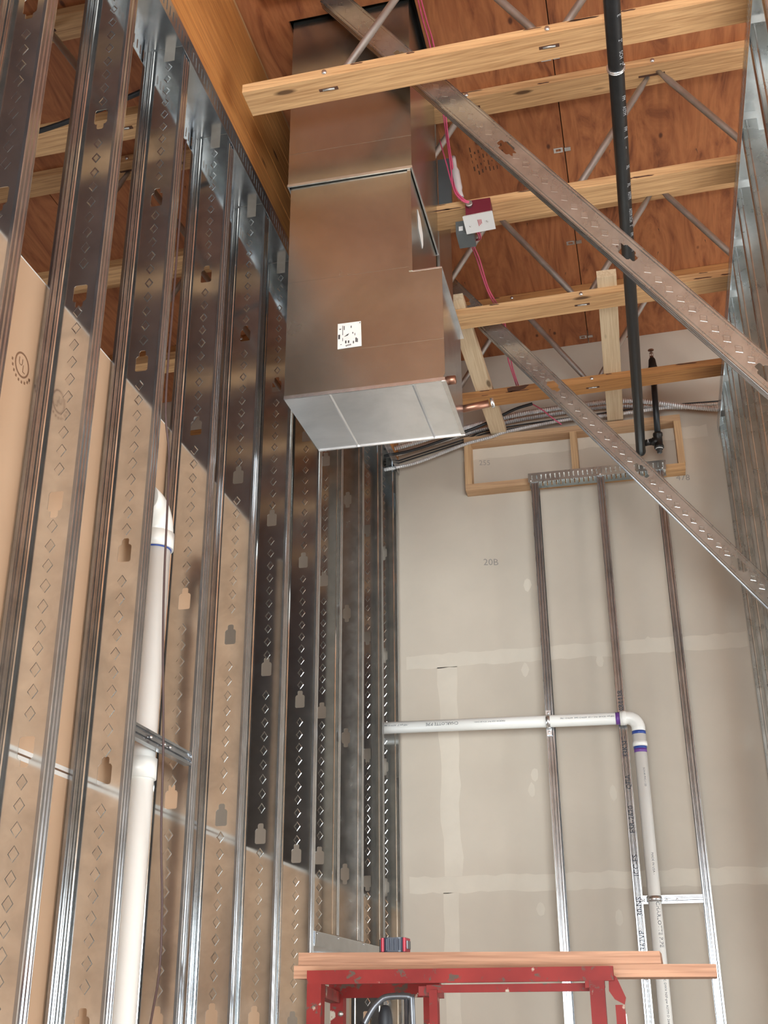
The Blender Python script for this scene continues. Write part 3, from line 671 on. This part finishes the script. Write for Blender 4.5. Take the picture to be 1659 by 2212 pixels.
wire('pink_wire', [(-.455, 5.88, 3.235), (-.40, 5.88, 3.19), (-.36, 5.89, 3.15), (-.300, 5.91, 3.099)], .0035, 'wire_pink', 'short pink wire drooping over the flexible conduits by the back wall', group='pink alarm wires')
solo('plastic_bag', MB().tube(smooth_path([(-.555, 3.80, 3.30), (-.548, 3.795, 3.22), (-.538, 3.795, 3.13), (-.530, 3.80, 3.085)], 4), [.010] * 4 + [.017] * 5 + [.013] * 4, 8), 'clear_plastic', (-.54, 3.8, 3.08), 'small crumpled clear plastic bag tied to the pink wires', 'bag')

# ------------------------------------------------------------------ conduits and cables across the back wall
def conduit(pts, r, label, group='flexible conduits on the back wall'):
    P = resample(smooth_path(pts, 10), .0060); rr = [r * (1.0 if i % 2 else .76) for i in range(len(P))]
    b = tuple(sum(p[i] for p in pts) / len(pts) for i in range(3))
    m_ = MB().tube(P, rr, 9, smooth=False)
    return solo('flexible_conduit', m_, 'conduit_steel', b, label, 'conduit', group)
conduit([(-1.341, 5.93, 3.061), (-1.146, 5.93, 3.099), (-.87, 5.93, 3.156), (-.733, 5.93, 3.179), (-.516, 5.93, 3.209), (-.196, 5.93, 3.223), (.039, 5.93, 3.219), (.191, 5.93, 3.193), (.389, 5.93, 3.138), (.575, 5.93, 3.096)], .0158, 'topmost and thickest ribbed metal conduit sagging along the back wall')
conduit([(-1.355, 5.99, 3.046), (-.742, 5.99, 3.171), (-.523, 5.99, 3.205), (-.174, 5.99, 3.222), (.037, 5.99, 3.218), (.317, 5.99, 3.174), (.583, 5.99, 3.145)], .0135, 'ribbed metal conduit directly behind and below the thickest one')
conduit([(-1.346, 5.947, 2.951), (-1.153, 5.947, 2.974), (-0.876, 5.947, 3.056), (-0.712, 5.947, 3.087), (-0.604, 5.947, 3.113), (-0.281, 5.947, 3.145), (0.005, 5.947, 3.145), (0.237, 5.947, 3.152), (0.441, 5.947, 3.149), (0.580, 5.947, 3.140)], .0105, 'lowest and thinnest ribbed metal conduit just above the wooden frame')
wire('black_cable', [(-1.33, 5.88, 3.005), (-1.137, 5.88, 3.027), (-.863, 5.88, 3.1), (-.70, 5.88, 3.155), (-.563, 5.88, 3.213), (-.455, 5.88, 3.238)], .0085, 'cord_black', 'thick black cable rising across the conduits below the duct', 'cable')
for k in (0, 1):
    d = k * .016
    wire('thin_cable', [(-1.362, 6.02, 3.015 - d), (-.885, 6.02, 3.127 - d), (-.718, 6.02, 3.174 - d), (-.205, 6.02, 3.196 - d), (.192, 6.02, 3.208 - d), (.59, 6.02, 3.196 - d)], .004, 'cord_black', 'thin dark cable along the back wall, %s of the pair' % ('upper', 'lower')[k], 'cable', 'thin cables on the back wall')
conduit([(-2.6, 4.02, 3.086), (-2.16, 3.95, 3.086), (-2.068, 3.93, 3.087), (-1.85, 3.90, 3.092), (-1.70, 3.89, 3.095), (-1.46, 3.88, 3.10)], .012, 'ribbed metal conduit seen between the left studs', 'conduit beyond the left wall')
wire('black_cable', [(-2.3, 2.9, 2.98), (-2.0, 2.9, 2.93), (-1.75, 2.9, 2.97), (-1.48, 2.9, 3.05)], .010, 'cord_black', 'dark cable hanging beneath the dim truss between the left studs', 'cable')

# ------------------------------------------------------------------ wooden blocking frame on the back wall
wfm = Thing('blocking_frame', (-.26, 6.0, 2.77), 'shallow rectangular two-by-four frame fixed to the back wall above the small stud frame', 'wood frame')
FY0, FY1 = YB - .089, YB - .001
wfm.part('rail', MB().box(-.872, .356, FY0, FY1, 3.072, 3.110), 'pale_fir_along_x')
wfm.part('rail', MB().box(-.872, -.49, FY0, FY1, 2.770, 2.808), 'pale_fir_along_x')
wfm.part('rail', MB().box(-.488, .352, FY0 + .001, FY1, 2.770, 2.808), 'fir_along_x')
for x in (-.872, -.262, .318): wfm.part('post', MB().box(x, x + .038, FY0 + .0005, FY1, 2.808, 3.072), 'pale_fir_along_z')
lm = Thing('loose_lumber', (.02, 5.27, 3.12), 'pale two-by-four lying across the truss chords beside the black pipe', 'lumber')
lm.part('board', MB().bar((.024, 4.55, BOT(0) + .0578), (-.000, 6.02, BOT(0) + .0578), .089, .038), 'pale_fir_along_y')
lm2 = Thing('loose_lumber', (-.66, 5.3, 3.1), 'pale two-by-four lying across the truss chords next to the duct', 'lumber')
lm2.part('board', MB().bar((-.690, 4.56, BOT(-.66) + .0578), (-.664, 6.02, BOT(-.66) + .0578), .089, .038), 'pale_fir_along_y')

# ------------------------------------------------------------------ small stud frame in front of the back wall
SY = 5.862; SW = .085
def backstud(xc, lab, flip):
    L = 2.735 - FL - .004
    M = Matrix.Rotation(math.radians(90 if flip > 0 else -90), 4, 'Z')
    # web runs front to back, flanges face the room and the wall
    t = stud(xc, SY + SW / 2, FL + .002, L, lab, SW, .041, -1, [h for h in hz(FL + .002, -.02)], 'up', emb=False, group='studs of the small frame', M=M, name='steel_stud', matw='galvanized_brace')
    return t
backstud(-.491, 'left stud of the small steel frame at the back wall, pipe clamp on its face', 1)
sB = backstud(-.0885, 'middle stud of the small steel frame at the back wall, with printed lettering', -1)
backstud(.229, 'right stud of the small steel frame at the back wall', -1)
inkb = MB()
txts = (('2484438', 1.40, .036), ('33KSI', 1.185, .036), ('QFIA', 1.03, .032), ('ESR-2620', .82, .034), ('ICC-ES', .62, .034), ('30-NS', .44, .034), ('CEMCO 362VP', .16, .034))
for s_, z, sz in txts: text_mb(s_, sz, (-.096, SY - .0012, z), (0, 0, 1), (-1, 0, 0), inkb)
lt = sB.part('stencil_print', MB().add([( -.1, SY, 0), (-.1, SY, 0.0001), (-.0999, SY, 0)], [(0, 1, 2)]), 'pvc_print')
lt.data = inkb.mesh('stencil_print', (0, 0, 0)); lt.data.materials.append(MATS['pvc_print'])
lt.matrix_parent_inverse = Matrix.Identity(4); lt['kind'] = 'stuff'
bpy.context.view_layer.update()
lt.matrix_local = sB.o.matrix_world.inverted() @ Matrix.Translation((0, 0, EYE))
ft = Thing('slotted_track', (-.14, 5.9, 2.73), 'short slotted steel track heading the small stud frame under the wooden frame', 'track')
ft.part('web', MB().box(-.504, .245, SY - .002, SY + SW + .002, 2.7865, 2.788), 'bright_steel')
for yy in (SY - .0035, SY + SW + .002):
    m_ = MB(); za, zb = 2.733, 2.788; sa, sb = za + .014, za + .042
    m_.box(-.504, .245, yy, yy + .0015, za, sa).box(-.504, .245, yy, yy + .0015, sb, zb); x = -.504
    while x < .245: m_.box(x, min(x + .019, .245), yy, yy + .0015, sa, sb); x += .0254
    ft.part('leg', m_, 'galvanized_brace')
for x in (-.49, -.11, .225): ft.part('screw', MB().lathe([(.002, -.004), (.005, -.003), (.005, 0)], (x, SY - .0035, 2.742), 'y', 8), 'bright_steel')

# ------------------------------------------------------------------ white plastic pipes
PR = .0303; PY = SY - .0075 - PR; pz1 = 1.392
pv = Thing('pvc_pipe', (-.5, PY, FL), 'white plastic drain pipe running along the back wall and turning down beside the small frame', 'pipe')
h0 = pv.part('horizontal_run', MB().tube([(-1.40, PY, pz1 + .004), (-.125, PY, pz1 - .018)], PR, 24), 'pvc_white')
zz = pz1 - .018; xv = -.036
arc = [(-.112, PY, zz), (-.085, PY, zz)] + [(-.085 + .052 * math.sin(a * math.pi / 16), PY, zz - .052 * (1 - math.cos(a * math.pi / 16))) for a in range(1, 9)] + [(-.033, PY, zz - .075)]
elb = pv.part('elbow', MB().tube(arc, PR + .003, 24), 'pvc_white')
pv.part('hub', MB().tube([(-.118, PY, zz), (-.088, PY, zz)], PR + .0055, 24), 'pvc_white', elb)
pv.part('cement_band', MB().tube([(-.033, PY, zz - .070), (-.033, PY, zz - .086)], PR + .0036, 24), 'cement_blue', elb)
pv.part('primer_band', MB().tube([(-.139, PY, zz), (-.1175, PY, zz)], PR + .0008, 24), 'primer_purple', h0)
cpl = pv.part('coupling', MB().tube([(-.033, PY, zz - .082), (-.033, PY, zz - .122), (-.033, PY, zz - .1225), (-.033, PY, zz - .147)], [PR + .003, PR + .003, PR + .0058, PR + .0058], 24), 'pvc_white')
vrt = pv.part('vertical_run', MB().tube([(-.033, PY, zz - .14), (-.036, PY, FL + .01)], PR, 24), 'pvc_white')
pv.part('cement_band', MB().tube([(-.033, PY, zz - .147), (-.033, PY, zz - .158)], PR + .0016, 24), 'cement_blue', vrt)
pv.part('primer_band', MB().tube([(-.033, PY, zz - .158), (-.033, PY, zz - .176)], PR + .0008, 24), 'primer_purple', vrt)
def wrap(mb, fn):   # bend flat lettering onto a pipe
    mb.v = [fn(*p) for p in mb.v]; return mb
tm = MB()
text_mb('CHARLOTTE PIPE', .022, (0, 0, 0), (1, 0, 0), (0, 1, 0), tm)
text_mb('- NSF-pw 2"  ASTM D 2665', .012, (.26, .002, 0), (1, 0, 0), (0, 1, 0), tm)
text_mb('MADE IN USA PVC SCH.40 DWV -', .011, (-.24, .002, 0), (1, 0, 0), (0, 1, 0), tm)
fx = lambda u, v, w: (-.93 - u, PY - (PR + .0006) * math.cos((-v) / PR + .20), pz1 - .004 + .0 + (PR + .0006) * math.sin((-v) / PR + .20) - .0172 * (-u) * -1 * 1.0)
slope = (-.018 - .004) / 1.275
fx = lambda u, v, w: (-.93 - u, PY - (PR + .0006) * math.cos(-v / PR + .35), pz1 + .004 + slope * (-.93 - u + 1.40) + (PR + .0006) * math.sin(-v / PR + .35))
pv.part('pipe_print', wrap(tm, fx), 'pvc_print', h0)
tm = MB(); text_mb('NSF-pw  SCH.40  PVC-1120  ASTM D 2665  ASTM D 1785', .011, (0, 0, 0), (1, 0, 0), (0, 1, 0), tm)
fx2 = lambda u, v, w: (-.145 - u, PY - (PR + .0006) * math.cos(-v / PR + .30), pz1 + .004 + slope * (-.145 - u + 1.40) + (PR + .0006) * math.sin(-v / PR + .30))
pv.part('pipe_print', wrap(tm, fx2), 'pvc_print', h0)
tm = MB(); text_mb('CHARLOTTE PIPE', .026, (0, 0, 0), (1, 0, 0), (0, 1, 0), tm)
text_mb('- PVC DWV NSF-pw ASTM D 2665', .015, (.31, .002, 0), (1, 0, 0), (0, 1, 0), tm)
text_mb('SCH.40 PVC-1120', .012, (-.62, .0, 0), (1, 0, 0), (0, 1, 0), tm); text_mb('MADE IN USA -', .015, (-.22, .0, 0), (1, 0, 0), (0, 1, 0), tm)
fv = lambda u, v, w: (-.0345 + (PR + .0006) * math.sin(v / PR + .2), PY - (PR + .0006) * math.cos(v / PR + .2), .50 - u)
pv.part('pipe_print', wrap(tm, fv), 'pvc_print', vrt)
def clamp_ring(th, c, axis, r=PR + .0025, w=.020):
    prof = [(r - .0015, -w / 2), (r + .0012, -w / 2), (r + .0012, w / 2), (r - .0015, w / 2)]
    return MB().lathe(prof, c, axis, 24)
ca = Thing('pipe_clamp', (-.48, PY, 1.30), 'metal pipe clamp holding the horizontal white pipe to the left stud', 'clamp')
zc_ = pz1 + .004 + slope * (-.475 + 1.40)
ca.part('band', clamp_ring(ca, (-.475, PY, zc_), 'x'), 'bright_steel')
ca.part('ear', MB().box(-.488, -.462, SY - .012, SY - .001, zc_ + .030, zc_ + .062), 'bright_steel'); ca.part('ear', MB().box(-.488, -.462, SY - .012, SY - .001, zc_ - .064, zc_ - .030), 'bright_steel')
for dz in (.048, -.050): ca.part('screw', MB().lathe([(.002, -.005), (.006, -.004), (.006, 0)], (-.475, SY - .012, zc_ + dz), 'y', 8), 'bright_steel')
# channel strut between the middle and right stud with a clamp for the vertical pipe
def strut(name, x0, x1, y, z, h, label, along='x'):
    t = Thing(name, ((x0 + x1) / 2, y, z - h / 2), label, 'strut')
    return t
bs = Thing('channel_strut', (.05, SY, .50), 'small ribbed steel channel between middle and right stud of the small frame', 'strut')
prof = [(0, -.019), (.004, -.019), (.004, -.010), (-.001, -.008), (-.001, -.003), (.003, -.001), (.003, .001), (-.001, .003), (-.001, .008), (.004, .010), (.004, .019), (0, .019), (0.020, .019), (.020, -.019)]
bs.part('channel', MB().extr([(.000, -.019), (.020, -.019), (.020, .019), (.000, .019), (.000, .012), (.006, .011), (.006, .006), (.001, .004), (.001, -.004), (.006, -.006), (.006, -.011), (.000, -.012)], lambda u, v, z: (z, SY + .002 + u, .513 + v), -.105, .189), 'galvanized_flange')
for x in (-.095, -.08, .022, .07): bs.part('screw', MB().lathe([(.002, -.006), (.006, -.004), (.006, 0)], (x, SY + .002, .510), 'y', 8), 'bright_steel')
cb = Thing('pipe_clamp', (-.035, PY, .48), 'metal pipe clamp holding the vertical white pipe to the channel', 'clamp')
cb.part('band', clamp_ring(cb, (-.0348, PY, .512), 'z', w=.026), 'bright_steel')
cb.part('ear', MB().box(-.078, -.072, PY, SY + .002, .498, .527), 'bright_steel'); cb.part('ear', MB().box(.003, .009, PY, SY + .002, .498, .527), 'bright_steel')
# pipe inside the left wall
lp = Thing('pvc_pipe', (-1.352, 2.905, FL), 'thick white plastic pipe standing inside the left wall between two studs, elbow on top', 'pipe')
lx, ly, lr = -1.352, 2.925, .0447
lp.part('vertical_run', MB().tube([(lx, ly, FL + .01), (lx, ly, 1.28)], lr, 28), 'pvc_white')
e2 = lp.part('elbow', MB().tube([(lx, ly, 1.30)] + [(lx, ly - .07 * (1 - math.cos(a * math.pi / 16)), 1.315 + .07 * math.sin(a * math.pi / 16)) for a in range(0, 9)] + [(lx, ly - .115, 1.385)], lr + .004, 28), 'pvc_white')
lp.part('hub', MB().tube([(lx, ly, 1.268), (lx, ly, 1.318)], lr + .0075, 28), 'pvc_white', e2)
lp.part('cement_band', MB().tube([(lx, ly, 1.264), (lx, ly, 1.268)], lr + .002, 28), 'cement_blue', e2)
lp.part('coupling', MB().tube([(lx, ly, .60), (lx, ly, .655)], lr + .006, 28), 'pvc_white')
st2 = Thing('channel_strut', (-1.27, 2.93, .66), 'small ribbed steel channel fixed across the two studs in front of the thick white pipe', 'strut')
st2.part('channel', MB().extr([(.000, -.019), (.020, -.019), (.020, .019), (.000, .019), (.000, .012), (.006, .011), (.006, .006), (.001, .004), (.001, -.004), (.006, -.006), (.006, -.011), (.000, -.012)], lambda u, v, z: (XL - .002 - u, z, .690 + v), 2.735, 3.122), 'galvanized_flange')
for y in (2.83, 2.92, 2.96): st2.part('screw', MB().lathe([(.006, 0), (.005, .003), (.002, .005)], (XL - .001, y, .690), 'x', 8), 'bright_steel')
wire('hanging_wire', [(-1.262, 2.715, 2.60), (-1.262, 2.717, 2.001), (-1.262, 2.716, 1.743), (-1.262, 2.729, 1.597), (-1.262, 2.775, 1.47), (-1.262, 2.801, 1.139), (-1.262, 2.828, .933), (-1.258, 2.866, .687), (-1.262, 2.903, .452), (-1.262, 2.94, .282), (-1.262, 2.953, .126), (-1.262, 2.919, -.005), (-1.262, 2.86, -.2), (-1.262, 2.90, -.6)], .0032, 'cord_brown', 'thin brown wire dangling in front of the left studs beside the white pipe')
wire('hanging_wire', [(-1.270, 4.39, 2.40), (-1.24, 4.30, 2.30), (-1.18, 4.0, 2.22), (-1.115, 3.70, 2.16)], .0025, 'cord_brown', 'thin brown wire looping from the left studs to the duct')

# ------------------------------------------------------------------ red work frame with planks
sf = Thing('work_scaffold', (-.5, 3.3, FL), 'chipped red painted steel scaffold frame carrying two planks', 'scaffold')
sy = 2.98; tb = .034
def rbar(nm, p0, p1, w=tb, h=tb, up=(0, 0, 1)): return sf.part(nm, MB().bar(p0, p1, w, h, up), 'red_paint')
rbar('top_bar', (-.875, sy, .098), (-.128, sy, .098), tb, .032)
rbar('under_bar', (-.585, sy + .05, .070), (-.19, sy + .05, .070), .02, .018)
rbar('leg', (-.856, sy, .083), (-.856, sy, FL), .036, .036, (0, 1, 0)); rbar('leg', (-.168, sy, .083), (-.168, sy, FL), .034, .036, (0, 1, 0))
rbar('corner_gusset', (-.195, sy, .076), (-.150, sy, .076), .03, .018)
sf.part('corner_flap', MB().plate([(-.140, .105), (-.122, .090), (-.104, .045), (-.108, .030), (-.130, .042), (-.142, .06)], [], lambda u, v, w: (u, sy + .01 + w, v), .004), 'red_paint')
sf.part('latch', MB().box(-.130, -.108, sy + .014, sy + .020, -.30, .030), 'red_paint')
lat = sf.part('slotted_strip', MB().plate([(-.128, -.30), (-.104, -.30), (-.106, .010), (-.126, .012)], [[(-.117 + .005 * math.cos(k * .785), zc2 + .006 * math.sin(k * .785)) for k in range(8)] for zc2 in (-.005, -.045, -.085)], lambda u, v, w: (u, sy + .02 + w, v), .003), 'steel_tube')
sy2 = 3.62
rbar('top_bar', (-.995, sy2, .080), (-.66, sy2, .080), tb, .038)
rbar('leg', (-.970, sy2, .062), (-.970, sy2, FL), .040, .036, (0, 1, 0)); rbar('leg', (-.694, sy2, .062), (-.694, sy2, FL), .028, .036, (0, 1, 0))
rbar('leg', (-.568, sy + .05, .068), (-.568, sy + .05, FL), .020, .03, (0, 1, 0))
rbar('side_bar', (-.862, sy + .02, .070), (-.975, sy2 - .02, .062), .03, .03)
rbar('side_bar', (-.66, sy2, .068), (-.60, sy + .07, .066), .022, .022)
sf.part('bolt', MB().lathe([(.002, -.006), (.008, -.004), (.008, 0)], (-.957, sy2 - .018, .018), 'y', 8), 'steel_tube')
p1 = Thing('plank', (-.46, 3.13, .128), 'upper wooden plank on the red scaffold with the tape measure on it', 'plank', 'planks on the scaffold')
p1.part('board', MB().hexa([(-.930, 3.07, .130), (-.016, 3.07, .1205), (-.012, 3.20, .1205), (-.930, 3.20, .130), (-.930, 3.07, .1615), (-.018, 3.07, .1500), (-.014, 3.20, .1500), (-.930, 3.20, .1615)]), 'plank_fir')
p2 = Thing('plank', (-.4, 3.1, .098), 'longer lower wooden plank sticking out past the right side of the scaffold', 'plank', 'planks on the scaffold')
p2.part('board', MB().hexa([(-.937, 3.055, .0985), (.111, 3.055, .0900), (.115, 3.23, .0900), (-.937, 3.23, .0985), (-.937, 3.055, .1295), (.111, 3.055, .1185), (.115, 3.23, .1185), (-.937, 3.23, .1295)]), 'plank_fir')

# tape measure lying on the upper plank
tp = Thing('tape_measure', (-.685, 3.12, .159), 'black and red tape measure lying on the upper plank', 'tape measure')
def pill(x0, x1, y0, y1, z0, z1, c, mb=None):
    out = []
    for (cx, cy, a0) in ((x1 - c, y1 - c, 0), (x0 + c, y1 - c, 90), (x0 + c, y0 + c, 180), (x1 - c, y0 + c, 270)):
        for k in range(5):
            a = math.radians(a0 + k * 22.5); out.append((cx + c * math.cos(a), cy + c * math.sin(a)))
    return (mb or MB()).extr(out, lambda u, v, z: (u, v, z), z0, z1)
tz = .1595
tp.part('body', pill(-.714, -.653, 3.085, 3.16, tz, tz + .0355, .016), 'tape_navy')
for k in range(4): tp.part('grip_rib', pill(-.703 + k * .011, -.697 + k * .011, 3.0835, 3.10, tz + .004, tz + .032, .0025), 'tape_navy')
tp.part('red_side', pill(-.7155, -.7065, 3.086, 3.15, tz + .001, tz + .0345, .004), 'tape_red')
tp.part('red_side', pill(-.6585, -.6505, 3.086, 3.15, tz + .001, tz + .0345, .004), 'tape_red')
tp.part('bumper', pill(-.7205, -.713, 3.09, 3.14, tz, tz + .031, .003), 'rubber_black')
tp.part('belt_clip', pill(-.6505, -.6465, 3.095, 3.135, tz + .008, tz + .0275, .0015), 'grey_steel')

# grey tube handle of a cart standing behind the scaffold
ct = Thing('cart_handle', (-.68, 3.3, FL), 'bent grey steel tube handle standing under the red scaffold', 'cart')
cy = 3.30
ct.part('tube', MB().tube(smooth_path([(-.86, cy, -.10), (-.80, cy, .01), (-.770, cy, .046), (-.745, cy, .058), (-.695, cy, .059), (-.684, cy, .054), (-.680, cy, .03), (-.676, cy, -.3), (-.676, cy, FL + .01)], 5), .0085, 12), 'grey_steel')
ct.part('tube', MB().tube([(-.695, cy, .052), (-.691, cy, FL + .01)], .0065, 10), 'grey_steel')
ct.part('grip', MB().tube([(-.86, cy, -.098), (-.812, cy, -.006)], .0105, 12), 'rubber_black')
ct.part('tank', MB().lathe([(.020, FL + .01), (.020, .0), (.017, .020), (.012, .034), (.006, .038)], (-.760, cy + .03, 0), 'z', 18), 'rubber_black')
